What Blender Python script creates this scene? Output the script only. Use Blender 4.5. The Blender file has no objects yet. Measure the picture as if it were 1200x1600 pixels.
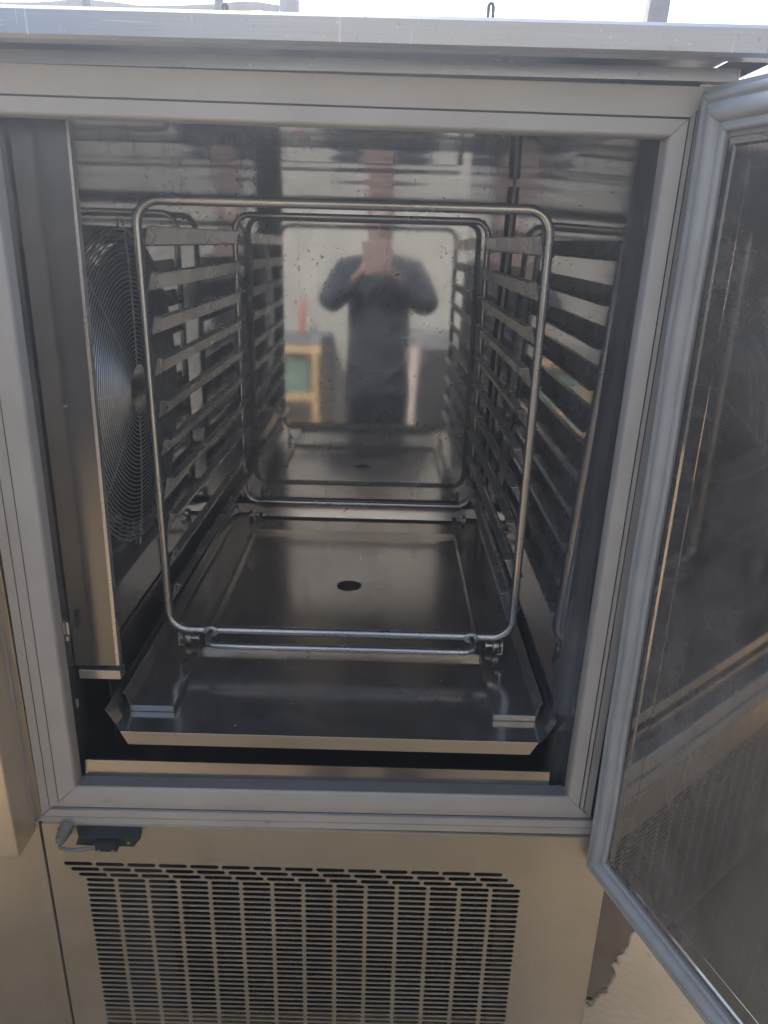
import bpy, math, random
from mathutils import Vector, Matrix
random.seed(7)
R = math.radians
SC = bpy.context.scene
COL = SC.collection

# ------------------------------------------------------------------ camera
CAM = Vector((0.06996, -1.01115, 1.55001))
PIT, ROLL = 0.351315, 0.0270085
fw = Vector((0, math.cos(PIT), -math.sin(PIT)))
up = Vector((0, math.sin(PIT), math.cos(PIT)))
rt = Vector((1, 0, 0))
cr, sr = math.cos(ROLL), math.sin(ROLL)
RR = rt * cr + up * sr
UU = up * cr - rt * sr
cd = bpy.data.cameras.new('camera')
cam = bpy.data.objects.new('camera', cd)
COL.objects.link(cam)
m = Matrix((RR, UU, -fw)).transposed().to_4x4()
m.translation = CAM
cam.matrix_world = m
cd.sensor_fit = 'HORIZONTAL'
cd.sensor_width = 36
cd.lens = 1159.73 / 1200 * 36
cd.clip_start = 0.002
cd.clip_end = 600
SC.camera = cam

# ------------------------------------------------------------------ world and sun
SUN_EL, SUN_AZ = R(41), R(-17)          # azimuth from +y towards +x
w = bpy.data.worlds.new('World')
SC.world = w
w.use_nodes = True
nt = w.node_tree
nt.nodes.clear()
sky = nt.nodes.new('ShaderNodeTexSky')
sky.sky_type = 'NISHITA'
sky.sun_disc = False
sky.sun_elevation = SUN_EL
sky.sun_rotation = SUN_AZ
sky.air_density = 1.0
sky.dust_density = 3.0
sky.ozone_density = 1.0
bg = nt.nodes.new('ShaderNodeBackground')
bg.inputs['Strength'].default_value = 0.15
wo = nt.nodes.new('ShaderNodeOutputWorld')
nt.links.new(sky.outputs[0], bg.inputs[0])
nt.links.new(bg.outputs[0], wo.inputs[0])
sd = bpy.data.lights.new('sun', 'SUN')
sd.energy = 2.6
sd.angle = R(0.5)
sd.color = (1.0, 0.95, 0.87)
sun = bpy.data.objects.new('sun', sd)
COL.objects.link(sun)
sdir = Vector((math.sin(SUN_AZ) * math.cos(SUN_EL), math.cos(SUN_AZ) * math.cos(SUN_EL), math.sin(SUN_EL)))
sun.location = sdir * 20
sun.rotation_euler = sdir.to_track_quat('Z', 'Y').to_euler()
SC.view_settings.view_transform = 'Standard'
SC.view_settings.look = 'None'
SC.view_settings.exposure = 1.65
SC.view_settings.gamma = 1.0
SC.render.engine = 'CYCLES'
SC.cycles.use_denoising = True
SC.cycles.max_bounces = 14
SC.cycles.glossy_bounces = 12
SC.cycles.diffuse_bounces = 4
SC.cycles.sample_clamp_indirect = 8
SC.cycles.caustics_reflective = True

# ------------------------------------------------------------------ mesh helpers
class MB:
    def __init__(s):
        s.v = []; s.f = []
    def add(s, vs, fs):
        n = len(s.v)
        s.v += [tuple(v) for v in vs]
        s.f += [tuple(i + n for i in f) for f in fs]
    def box(s, x0, x1, y0, y1, z0, z1):
        s.add([(x0,y0,z0),(x1,y0,z0),(x1,y1,z0),(x0,y1,z0),(x0,y0,z1),(x1,y0,z1),(x1,y1,z1),(x0,y1,z1)],
              [(0,3,2,1),(4,5,6,7),(0,1,5,4),(1,2,6,5),(2,3,7,6),(3,0,4,7)])
        return s
    def hexa(s, p):
        s.add(p, [(0,3,2,1),(4,5,6,7),(0,1,5,4),(1,2,6,5),(2,3,7,6),(3,0,4,7)])
        return s
    def bar(s, a, b, wx, wz, upv=(0,0,1)):
        a = Vector(a); b = Vector(b); d = (b - a).normalized()
        u = Vector(upv); side = d.cross(u).normalized(); u = side.cross(d)
        p = []
        for q in (a, b):
            for i, j in ((-1,-1),(1,-1),(1,1),(-1,1)):
                p.append(q + side * (i * wx / 2) + u * (j * wz / 2))
        s.add(p, [(0,1,2,3),(7,6,5,4),(0,4,5,1),(1,5,6,2),(2,6,7,3),(3,7,4,0)])
        return s
    def tube(s, pts, r, seg=12, caps=True, closed=False):
        pts = [Vector(p) for p in pts]
        n = len(pts); rings = []
        prev = None
        for i, p in enumerate(pts):
            if closed:
                t = (pts[(i+1) % n] - pts[i-1]).normalized()
            else:
                t = (pts[min(i+1, n-1)] - pts[max(i-1, 0)]).normalized()
            if prev is None:
                a = Vector((0,0,1)) if abs(t.z) < .9 else Vector((1,0,0))
                u = t.cross(a).normalized()
            else:
                u = (prev - t * prev.dot(t)).normalized()
            prev = u
            v = t.cross(u)
            rr = r[i] if isinstance(r, (list, tuple)) else r
            rings.append([p + (u * math.cos(2*math.pi*k/seg) + v * math.sin(2*math.pi*k/seg)) * rr for k in range(seg)])
        vs = [q for g in rings for q in g]; fs = []
        m_ = n if closed else n - 1
        for i in range(m_):
            j = (i + 1) % n
            for k in range(seg):
                k2 = (k + 1) % seg
                fs.append((i*seg+k, i*seg+k2, j*seg+k2, j*seg+k))
        if caps and not closed:
            fs.append(tuple(range(seg))[::-1]); fs.append(tuple((n-1)*seg+k for k in range(seg)))
        s.add(vs, fs)
        return s
    def cyl(s, a, b, r, seg=20):
        return s.tube([a, b], r, seg)
    def strip(s, prof, t, a0, a1, axis='y'):
        """thin folded sheet: prof is a polyline, extruded along axis from a0 to a1"""
        pr = [Vector((p[0], p[1])) for p in prof]
        n = len(pr); off = []
        for i in range(n):
            ds = []
            if i > 0: ds.append((pr[i] - pr[i-1]).normalized())
            if i < n - 1: ds.append((pr[i+1] - pr[i]).normalized())
            nm = Vector((0, 0))
            for d in ds: nm += Vector((-d.y, d.x))
            nm.normalize()
            k = 1 / max(.4, nm.dot(Vector((-ds[0].y, ds[0].x))))
            off.append(pr[i] + nm * t * k)
        def P(q, a):
            if axis == 'y': return (q.x, a, q.y)
            if axis == 'x': return (a, q.x, q.y)
            return (q.x, q.y, a)
        vs = []
        for a in (a0, a1):
            vs += [P(q, a) for q in pr] + [P(q, a) for q in off]
        N = 2 * n; fs = []
        for i in range(n - 1):
            fs.append((i, i+1, N+i+1, N+i))
            fs.append((n+i+1, n+i, N+n+i, N+n+i+1))
            fs.append((i+1, i, n+i, n+i+1))
            fs.append((N+i, N+i+1, N+n+i+1, N+n+i))
        fs.append((0, N, N+n, n)); fs.append((n-1, 2*n-1, N+2*n-1, N+n-1))
        s.add(vs, fs)
        return s
    def holed(s, u0, u1, v0, v1, cu, cv, r, fn, seg=48, thick=None):
        """rectangle with a round hole; fn maps (u,v)->xyz; thick = vector for the rim depth"""
        outer = []; inner = []
        for k in range(seg):
            a = 2*math.pi*k/seg
            c, sn = math.cos(a), math.sin(a)
            inner.append((cu + r*c, cv + r*sn))
            ts = []
            if c > 1e-9: ts.append((u1-cu)/c)
            if c < -1e-9: ts.append((u0-cu)/c)
            if sn > 1e-9: ts.append((v1-cv)/sn)
            if sn < -1e-9: ts.append((v0-cv)/sn)
            t_ = min(ts); outer.append((cu + t_*c, cv + t_*sn))
        vs = [fn(*p) for p in outer] + [fn(*p) for p in inner]
        fs = [(k, (k+1) % seg, seg + (k+1) % seg, seg + k) for k in range(seg)]
        cn = [(u1,v1),(u0,v1),(u0,v0),(u1,v0)]
        for (cu_, cv_) in cn:
            a = math.atan2(cv_-cv, cu_-cu) % (2*math.pi)
            k = int(a / (2*math.pi) * seg) % seg
            vs.append(fn(cu_, cv_)); fs.append((k, len(vs)-1, (k+1) % seg))
        if thick is not None:
            tv = Vector(thick); b = len(vs)
            for p in inner: vs.append(tuple(Vector(fn(*p)) + tv))
            for k in range(seg): fs.append((seg+k, seg+(k+1) % seg, b+(k+1) % seg, b+k))
        s.add(vs, fs)
        return s

def link(name, mesh, mat, parent=None, bevel=0, seg=2, label=None, smooth=32):
    if isinstance(mesh, MB):
        me = bpy.data.meshes.new(name)
        me.from_pydata(mesh.v, [], mesh.f)
        me.update()
        import bmesh
        bm = bmesh.new(); bm.from_mesh(me)
        bmesh.ops.recalc_face_normals(bm, faces=bm.faces)
        bm.to_mesh(me); bm.free()
        if smooth:
            me.polygons.foreach_set('use_smooth', [True] * len(me.polygons))
            me.set_sharp_from_angle(angle=R(smooth))
        if mat: me.materials.append(mat)
    else:
        me = mesh
    o = bpy.data.objects.new(name, me)
    COL.objects.link(o)
    if parent is not None:
        o.parent = parent
        root = parent
        loc = Vector((0,0,0))
        while root is not None:
            loc += root.location; root = root.parent
        if parent.type == 'EMPTY':
            o.matrix_parent_inverse = Matrix.Translation(-parent.location)
    if bevel:
        b = o.modifiers.new('bevel', 'BEVEL'); b.width = bevel; b.segments = seg; b.limit_method = 'ANGLE'; b.angle_limit = R(35)
        b.harden_normals = True
    if label: o['label'] = label
    return o

def thing(name, loc, label, cat, group=None):
    o = bpy.data.objects.new(name, None)
    o.empty_display_size = .1
    COL.objects.link(o)
    o.location = loc
    o['label'] = label; o['category'] = cat
    if group: o['group'] = group
    return o
def tag(o, label, cat, group=None):
    o['label'] = label; o['category'] = cat
    if group: o['group'] = group
    return o

# ------------------------------------------------------------------ materials
def mat(name):
    m_ = bpy.data.materials.new(name); m_.use_nodes = True
    return m_, m_.node_tree, m_.node_tree.nodes['Principled BSDF']
def N(nt_, typ, **kw):
    n = nt_.nodes.new(typ)
    for k, v in kw.items(): setattr(n, k, v)
    return n
def coords(nt_, scale):
    tc = N(nt_, 'ShaderNodeTexCoord'); mp = N(nt_, 'ShaderNodeMapping')
    mp.inputs['Scale'].default_value = scale
    nt_.links.new(tc.outputs['Object'], mp.inputs['Vector'])
    return mp
def noise(nt_, vec, scale, detail=4, rough=.55):
    n = N(nt_, 'ShaderNodeTexNoise')
    n.inputs['Scale'].default_value = scale; n.inputs['Detail'].default_value = detail; n.inputs['Roughness'].default_value = rough
    nt_.links.new(vec.outputs[0], n.inputs['Vector'])
    return n
def ramp(nt_, src, stops):
    r_ = N(nt_, 'ShaderNodeValToRGB')
    el = r_.color_ramp.elements
    el[0].position, el[0].color = stops[0][0], (*stops[0][1], 1)
    el[1].position, el[1].color = stops[-1][0], (*stops[-1][1], 1)
    for p, c in stops[1:-1]:
        e = el.new(p); e.color = (*c, 1)
    nt_.links.new(src, r_.inputs[0])
    return r_
def g(v): return (v, v, v)

def steel(name, base=(.60,.585,.565), rough=.25, brush=(3, 3, 220), bump=.012, smear=.08, wave=0, wscale=(3,3,3), specks=0, aniso=0.0, wdist=.02, film=.07, fcol=(.50,.50,.50), scratch=0):
    """stainless steel; brush = mapping scale with the large number across the grain"""
    m_, nt_, b = mat(name)
    b.inputs['Metallic'].default_value = 1
    b.inputs['Anisotropic'].default_value = aniso
    L = nt_.links
    mb = coords(nt_, brush)
    nb = noise(nt_, mb, 4, 3, .6)
    ms = coords(nt_, (1,1,1))
    ns = noise(nt_, ms, 5.5, 6, .6)
    # colour: slight clouding and scratches
    mix = N(nt_, 'ShaderNodeMix', data_type='RGBA', blend_type='MULTIPLY')
    mix.inputs[0].default_value = 1
    r1 = ramp(nt_, nb.outputs['Fac'], [(.3, g(.86)), (.7, g(1.0))])
    r2 = ramp(nt_, ns.outputs['Fac'], [(.3, tuple(c*.88 for c in base)), (.65, base)])
    L.new(r1.outputs[0], mix.inputs[6]); L.new(r2.outputs[0], mix.inputs[7])
    last = mix.outputs[2]
    rr = N(nt_, 'ShaderNodeMapRange')
    L.new(ns.outputs['Fac'], rr.inputs[0])
    rr.inputs[1].default_value = .3; rr.inputs[2].default_value = .7
    rr.inputs[3].default_value = max(.02, rough - smear); rr.inputs[4].default_value = rough + smear
    rough_out = rr.outputs[0]
    if specks:
        mv = coords(nt_, (1,1,1))
        vo = N(nt_, 'ShaderNodeTexNoise'); vo.inputs['Scale'].default_value = 95; vo.inputs['Detail'].default_value = 2
        L.new(mv.outputs[0], vo.inputs['Vector'])
        r3 = ramp(nt_, vo.outputs['Fac'], [(.665, g(0)), (.70, g(1))])
        n2 = noise(nt_, ms, 9, 2)
        r4 = ramp(nt_, n2.outputs['Fac'], [(.42, g(0)), (.6, g(specks))])
        mm = N(nt_, 'ShaderNodeMath', operation='MULTIPLY')
        L.new(r3.outputs[0], mm.inputs[0]); L.new(r4.outputs[0], mm.inputs[1])
        mx = N(nt_, 'ShaderNodeMix', data_type='RGBA')
        L.new(mm.outputs[0], mx.inputs[0]); L.new(last, mx.inputs[6]); mx.inputs[7].default_value = (.10,.085,.07,1)
        last = mx.outputs[2]
    if scratch:
        for (rx_, ry_, rz_), sc_ in (((.5,.9,.35),(2.2,90,90)), ((1.2,-.6,1.1),(90,2.6,90)), ((.2,.35,-.4),(100,100,2.4))):
            mk = coords(nt_, sc_); mk.inputs['Rotation'].default_value = (rx_, ry_, rz_)
            nk = noise(nt_, mk, 2.2, 2, .5)
            rk = ramp(nt_, nk.outputs['Fac'], [(.70, g(0)), (.735, g(scratch))])
            mx = N(nt_, 'ShaderNodeMix', data_type='RGBA')
            L.new(rk.outputs[0], mx.inputs[0]); L.new(last, mx.inputs[6]); mx.inputs[7].default_value = (.92,.90,.87,1)
            last = mx.outputs[2]
            ad = N(nt_, 'ShaderNodeMath', operation='MULTIPLY_ADD')
            L.new(rk.outputs[0], ad.inputs[0]); ad.inputs[1].default_value = .4; L.new(rough_out, ad.inputs[2])
            rough_out = ad.outputs[0]
    L.new(last, b.inputs['Base Color']); L.new(rough_out, b.inputs['Roughness'])
    bp = N(nt_, 'ShaderNodeBump'); bp.inputs['Strength'].default_value = bump; bp.inputs['Distance'].default_value = .01
    L.new(nb.outputs['Fac'], bp.inputs['Height'])
    if wave:
        mw = coords(nt_, wscale)
        nw = noise(nt_, mw, 1, 1, .4)
        b2 = N(nt_, 'ShaderNodeBump'); b2.inputs['Strength'].default_value = wave; b2.inputs['Distance'].default_value = wdist
        L.new(nw.outputs['Fac'], b2.inputs['Height'])
        L.new(b2.outputs[0], bp.inputs['Normal'])
    L.new(bp.outputs[0], b.inputs['Normal'])
    if film:    # patchy diffuse film of smears, added to lift the dark reflections
        df = N(nt_, 'ShaderNodeBsdfDiffuse'); df.inputs['Color'].default_value = (*fcol, 1)
        mf = coords(nt_, (1.6, 1.6, .7))
        nf = noise(nt_, mf, 5, 8, .72)
        nf.inputs['Distortion'].default_value = .8
        fr = N(nt_, 'ShaderNodeMapRange'); L.new(nf.outputs['Fac'], fr.inputs[0])
        fr.inputs[1].default_value = .35; fr.inputs[2].default_value = .72
        fr.inputs[3].default_value = film*.55; fr.inputs[4].default_value = film*1.7
        ms_ = N(nt_, 'ShaderNodeMixShader')
        out = nt_.nodes['Material Output']
        L.new(fr.outputs[0], ms_.inputs[0]); L.new(b.outputs[0], ms_.inputs[1]); L.new(df.outputs[0], ms_.inputs[2])
        L.new(ms_.outputs[0], out.inputs['Surface'])
    return m_

def plain(name, c1, c2, rough=.5, scale=8, detail=6, bump=.1, metal=0, bscale=None, dist=.004, grime=None):
    m_, nt_, b = mat(name)
    L = nt_.links
    mc = coords(nt_, (1,1,1))
    n1 = noise(nt_, mc, scale, detail, .6)
    r1 = ramp(nt_, n1.outputs['Fac'], [(.32, c1), (.68, c2)])
    last = r1.outputs[0]
    if grime:
        n3 = noise(nt_, mc, grime[0], 8, .7)
        r3 = ramp(nt_, n3.outputs['Fac'], [(grime[1], g(0)), (grime[1]+.08, g(1))])
        mx = N(nt_, 'ShaderNodeMix', data_type='RGBA')
        L.new(r3.outputs[0], mx.inputs[0]); L.new(last, mx.inputs[6]); mx.inputs[7].default_value = (*grime[2], 1)
        last = mx.outputs[2]
    L.new(last, b.inputs['Base Color'])
    b.inputs['Roughness'].default_value = rough; b.inputs['Metallic'].default_value = metal
    n2 = noise(nt_, mc, bscale or scale*6, 6, .6)
    bp = N(nt_, 'ShaderNodeBump'); bp.inputs['Strength'].default_value = bump; bp.inputs['Distance'].default_value = dist
    L.new(n2.outputs['Fac'], bp.inputs['Height']); L.new(bp.outputs[0], b.inputs['Normal'])
    return m_

M_FRONT = steel('brushed_steel_front', (.88,.77,.62), .33, (2, 2, 260), .004, .05, wave=.05, wscale=(2,2,2), aniso=.4, film=.21, fcol=(.62,.53,.41), scratch=.35)
M_TOP = steel('brushed_steel_worktop', (.44,.445,.46), .34, (2, 60, 200), .004, .08, wave=.1, wscale=(4,4,20), specks=.3, film=.15, scratch=.3)
M_BACK = steel('polished_steel_back_wall', (.56,.555,.55), .056, (200, 2, 2), .0004, .022, wave=.014, wscale=(1.2,1,1.5), specks=.9, film=.19, scratch=.25)
M_SIDE = steel('polished_steel_side_wall', (.50,.505,.515), .045, (2, 2, 160), .0004, .015, wave=.05, wscale=(1,.9,3), specks=.4, film=.09)
M_CEIL = steel('polished_steel_ceiling', (.48,.49,.505), .055, (120, 2, 2), .0004, .02, wave=.22, wscale=(.5,3.4,1), film=.10)
M_FLOOR = steel('satin_steel_tray', (.54,.50,.46), .18, (2, 160, 2), .002, .06, wave=.05, wscale=(3,3,3), specks=.8, film=.17, fcol=(.4,.37,.33), scratch=.16)
M_INNER = steel('satin_steel_inner', (.42,.40,.38), .17, (2, 2, 160), .002, .05, specks=.3, film=.07)
M_COLUMN = steel('dull_steel_baffle', (.22,.21,.205), .20, (2, 2, 160), .002, .05, specks=.3, film=.05)
M_LIP = steel('wall_fold', (.42,.425,.435), .17, (2, 2, 160), .001, .03, film=.12)
M_TUBE = steel('steel_tube', (.62,.60,.57), .26, (60, 60, 60), .004, .08)
M_GUIDE = steel('steel_guide', (.62,.60,.575), .27, (30, 6, 30), .006, .08, specks=.6, film=.20, fcol=(.50,.48,.455))
M_EDGE = steel('steel_cut_edge', (.68,.66,.63), .30, (60, 60, 60), .006, .05)
M_DOORP = steel('satin_steel_door_panel', (.56,.52,.475), .05, (220, 2, 2), .0004, .018, wave=.02, wscale=(1.5,1.5,1.5), specks=.4, film=.22, fcol=(.50,.45,.385), scratch=.3)
M_WIRE = plain('dull_wire', (.50,.50,.49), (.66,.66,.64), .42, 30, metal=.75)
M_PLAST = plain('grey_plastic_profile', (.43,.40,.355), (.50,.47,.42), .5, 6, bump=.05, grime=(22, .63, (.30,.27,.22)))
M_GASK = plain('grey_green_gasket', (.37,.365,.335), (.45,.445,.41), .6, 12, bump=.05, grime=(18, .66, (.22,.22,.19)))
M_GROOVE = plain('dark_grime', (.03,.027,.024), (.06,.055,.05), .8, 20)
M_SILLSHADE = plain('sill_shade_grey', (.18,.165,.145), (.23,.21,.185), .6, 8)  # dark tone that paints the shade on the sill lip
M_BLACK = plain('black_plastic', (.016,.016,.018), (.03,.03,.032), .45, 20)
M_SENS = plain('dark_grey_enamel', (.022,.024,.022), (.045,.046,.042), .75, 18, bump=.15)
M_CABLE = plain('grey_cable', (.17,.165,.14), (.24,.23,.20), .6, 20)
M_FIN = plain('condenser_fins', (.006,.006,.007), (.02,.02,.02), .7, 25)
M_GROUND = plain('dusty_concrete', (.25,.178,.098), (.35,.262,.155), .9, 1.7, 10, .35, bscale=40, dist=.010, grime=(9, .60, (.15,.115,.075)))
M_STAIN = plain('wet_concrete', (.06,.036,.017), (.11,.072,.038), .95, 6, 8, .25, bscale=30, grime=(20, .6, (.08,.06,.045)))
M_DAMP = plain('damp_concrete', (.13,.095,.058), (.21,.16,.10), .9, 7, 8, .3, bscale=30)
M_WALL = plain('cream_render', (.28,.27,.24), (.37,.355,.32), .85, 2.2, 10, .3, bscale=16, grime=(13, .64, (.16,.145,.12)))
M_WOOD = plain('weathered_wood', (.20,.175,.15), (.34,.31,.27), .8, 10, 8, .5)
M_PINE = plain('pine_timber', (.50,.33,.15), (.62,.43,.22), .6, 7, 6, .3)
M_PLANK = plain('pale_board', (.50,.42,.37), (.62,.54,.48), .7, 5, 6, .2)
M_GREYB = plain('grey_board', (.13,.135,.14), (.22,.22,.23), .7, 5, 6, .2)
M_DARK = plain('dark_steel', (.03,.03,.032), (.06,.058,.055), .5, 8, metal=.3)
M_RED = plain('red_plastic', (.42,.11,.09), (.50,.15,.12), .45, 10)
M_CLOTH = plain('dark_blue_cloth', (.02,.024,.034), (.034,.039,.052), .9, 9, 8, 1.0, bscale=9, dist=.05)
M_TROU = plain('dark_trouser_cloth', (.018,.02,.026), (.035,.037,.045), .85, 14, 8, .4, bscale=60)
M_SKIN = plain('skin', (.21,.145,.12), (.26,.18,.15), .5, 12, 4, .08)
M_HAIR = plain('dark_hair', (.03,.022,.016), (.06,.045,.035), .6, 40, 4, .4)
M_PHONE = plain('pink_phone_case', (.30,.215,.20), (.34,.25,.23), .5, 10)
M_GLASSB = plain('lens_glass', (.01,.01,.012), (.02,.02,.025), .08, 10)
M_GREEN = plain('green_crate', (.10,.17,.14), (.16,.24,.20), .6, 8)

# ------------------------------------------------------------------ ground
gm = MB(); gm.add([(-60,-60,0),(60,-60,0),(60,60,0),(-60,60,0)], [(0,1,2,3)])
o = link('ground', gm, M_GROUND); o['kind'] = 'structure'

def PX(px, py, ax, val):
    """helper: the point of the place seen at photograph pixel (px,py) on the plane ax=val"""
    u, v = px - 600, py - 800
    d = RR * (u / 1159.73) - UU * (v / 1159.73) + fw
    i = 'xyz'.index(ax)
    return CAM + d * ((val - CAM[i]) / d[i])

pts = [PX(900,1330,'z',0), PX(1010,1400,'z',0), PX(1000,1440,'z',0), PX(980,1471,'z',0), PX(972,1488,'z',0), PX(959,1500,'z',0), PX(957,1520,'z',0),
       PX(950,1540,'z',0), PX(938,1552,'z',0), PX(927,1566,'z',0), PX(918,1560,'z',0), PX(905,1575,'z',0), PX(840,1570,'z',0), PX(830,1400,'z',0)]
fine = []
for i, p in enumerate(pts):
    q = pts[(i+1) % len(pts)]
    for k in range(5):
        t = k/5; c = p.lerp(q, t)
        fine.append((c.x + random.uniform(-.006,.006), c.y + random.uniform(-.006,.006), .004))
cen = sum((Vector(p_) for p_ in fine), Vector()) / len(fine)
halo = []
for p_ in fine:
    v_ = Vector(p_) - cen
    halo.append(tuple(cen + v_ * (1 + random.uniform(.05,.11)) + Vector((0,0,-.002))))
sm = MB(); sm.add(halo, [tuple(range(len(halo)))])
o = link('damp_edge', sm, M_DAMP, smooth=0); o['kind'] = 'structure'
sm = MB(); sm.add(fine, [tuple(range(len(fine)))])
o = link('wet_stain', sm, M_STAIN, smooth=0); o['kind'] = 'structure'

# ------------------------------------------------------------------ the chiller cabinet
CAB = thing('blast_chiller', (0, .5, 0), 'large stainless steel blast chiller cabinet with its door open and fan inside', 'blast chiller')
ZC = 1.699            # ceiling
def wx(z): return .4059 + .0267 * (z - 2.218)            # right cavity wall
def wy(x, z): return 1.1454 + .0052 * (z - 2.218) + .0047 * x   # back wall
ZF = .655             # cavity floor

# worktop with a folded front lip
wt = MB()
wt.strip([(-.030,1.7535),(-.0575,1.752),(-.060,1.755),(-.060,1.7775),(-.056,1.781),(1.25,1.783)], .0015, -1.30, .503, 'x')
wt.add([(.503,-.06,1.753),(.503,-.06,1.7795),(.503,1.25,1.7815),(.503,1.25,1.753),(.5045,-.06,1.753),(.5045,-.06,1.7795),(.5045,1.25,1.7815),(.5045,1.25,1.753)],
       [(0,1,2,3),(7,6,5,4),(0,4,5,1),(1,5,6,2),(2,6,7,3),(3,7,4,0)])
link('worktop', wt, M_TOP, CAB)
hp = MB(); hp.box(-1.28, .478, .0008, .03, 1.7372, 1.7515)
link('header_panel', hp, M_TOP, CAB)
sp = MB(); sp.box(.4775, .479, .0, 1.2, .09, 1.7505)
link('side_panel', sp, M_FRONT, CAB)
sp = MB(); sp.box(-1.2815, -1.2801, .0, 1.2, .09, 1.7505)
link('side_panel', sp, M_FRONT, CAB)
bp_ = MB(); bp_.box(-1.28, .478, 1.20, 1.202, .09, 1.75)
link('rear_panel', bp_, M_FRONT, CAB)
bt = MB(); bt.box(-1.28, .477, .04, 1.2, .085, .09)
link('bottom_panel', bt, M_FRONT, CAB)
for (fx, fy) in ((-1.2,.08),(-.55,.08),(.40,.08),(-1.2,1.1),(.40,1.1)):
    q = MB(); q.cyl((fx,fy,0),(fx,fy,.086),.022,16)
    link('foot', q, M_EDGE, CAB)

# opening frame: four mitred plastic profiles
IN = {'bl': (-.437,.6715), 'br': (.392,.6775), 'tr': (.405,1.676), 'tl': (-.428,1.682)}
SG = {'bl': (-1,-1), 'br': (1,-1), 'tr': (1,1), 'tl': (-1,1)}
def corner(c, o_, y, gap=0):
    return (IN[c][0] + SG[c][0]*o_, y, IN[c][1] + SG[c][1]*o_)
def frame_side(c0, c1, prof, mt, name, tang):
    """prof: list of (offset outward, y)"""
    q = MB(); vs = []
    e = .0006
    for c, s_ in ((c0, 1), (c1, -1)):
        for (o_, y) in prof:
            p = Vector(corner(c, o_, y)) + Vector(tang) * e * s_
            vs.append(tuple(p))
    n = len(prof)
    fs = [(i, (i+1) % n, n + (i+1) % n, n + i) for i in range(n)]
    fs.append(tuple(range(n))); fs.append(tuple(range(n, 2*n))[::-1])
    q.add(vs, fs)
    return link(name, q, mt, CAB, smooth=50)
def prof_for(gs, outer, step=.003):
    p = [(0,.026),(.0,.006),(.0015,.0015),(.005,0)]
    y = 0
    for (a, ny) in gs:
        p += [(a-.0013, y), (a-.001, y+.007), (a+.001, y+.007), (a+.0013, ny)]
        y = ny
    p += [(outer-.001, y), (outer, y+.002), (outer,.026)]
    return p
frame_side('bl','br', prof_for([(.034,.003),(.0395,.007),(.0505,.002),(.0675,.004)], .083), M_PLAST, 'frame_profile', (1,0,0))
frame_side('tl','tr', prof_for([(.0215,.0)], .056), M_PLAST, 'frame_profile', (1,0,0))
frame_side('bl','tl', prof_for([(.034,.002),(.052,.004)], .0685), M_PLAST, 'frame_profile', (0,0,1))
frame_side('br','tr', prof_for([(.0225,.002),(.031,.005)], .046), M_PLAST, 'frame_profile', (0,0,1))
for c0, c1, lst in (('bl','br',((.034,.003),(.0395,.007),(.0505,.007),(.0675,.004))), ('tl','tr',((.0215,.0),)), ('bl','tl',((.034,.002),(.052,.004))), ('br','tr',((.0225,.002),(.031,.005)))):
    for o_, yy in lst:
        q = MB(); a_ = Vector(corner(c0, o_, yy+.0015)); b_ = Vector(corner(c1, o_, yy+.0015)); q.bar(a_, b_, .0018, .0018, (0,1,0))
        link('groove', q, M_GROOVE, CAB, smooth=0)
q = MB(); q.box(-.515, .4765, .020, .026, .585, .60)
link('frame_seal', q, M_GROOVE, CAB)
q = MB(); q.box(.4385, .4765, .012, .027, .60, 1.75)
link('hinge_panel', q, M_INNER, CAB)
q = MB(); q.box(-.4335, -.4285, .0262, .032, .68, 1.68)

# cavity walls
q = MB()
def wallgrid(f, nu, nv):
    vs = [f(i/nu, j/nv) for j in range(nv+1) for i in range(nu+1)]
    fs = [(j*(nu+1)+i, j*(nu+1)+i+1, (j+1)*(nu+1)+i+1, (j+1)*(nu+1)+i) for j in range(nv) for i in range(nu)]
    return vs, fs
q = MB(); q.add(*wallgrid(lambda a, b: (-.47 + a*(.842+.016*b), wy(-.47 + a*.85, .5 + b*1.2), .5 + b*(ZC-.5)), 8, 8))
link('back_wall', q, M_BACK, CAB)
def side_pt(a, b):
    z = .5 + b*(ZC-.5); y = .0262 + a*1.118
    return (wx(z), .0742 + a*1.070, z)
def lip_pt(a, b):
    z = .6 + b*1.099; t = 1 - a; t = t*t*(3-2*t)
    return (wx(z) + (.3915 + .0131*(z-.684) - wx(z))*t, .0262 + a*.048, z)
q = MB(); q.add(*wallgrid(lip_pt, 10, 6))
link('reveal_lip', q, M_LIP, CAB, smooth=60)
q = MB(); q.add(*wallgrid(side_pt, 40, 8))
link('side_wall', q, M_SIDE, CAB)
q = MB(); q.add(*wallgrid(lambda a, b: (-.50 + a*.895, .0262 + b*1.12, ZC), 4, 4))
link('ceiling_panel', q, M_CEIL, CAB)
q = MB(); q.add(*wallgrid(lambda a, b: (-.50 + a*.87, .06 + b*1.08, ZF - .02), 4, 4))
link('cavity_floor', q, M_INNER, CAB)
q = MB(); q.box(-.502, -.50, .0262, 1.15, .5, ZC)
link('left_wall', q, M_SIDE, CAB)
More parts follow.
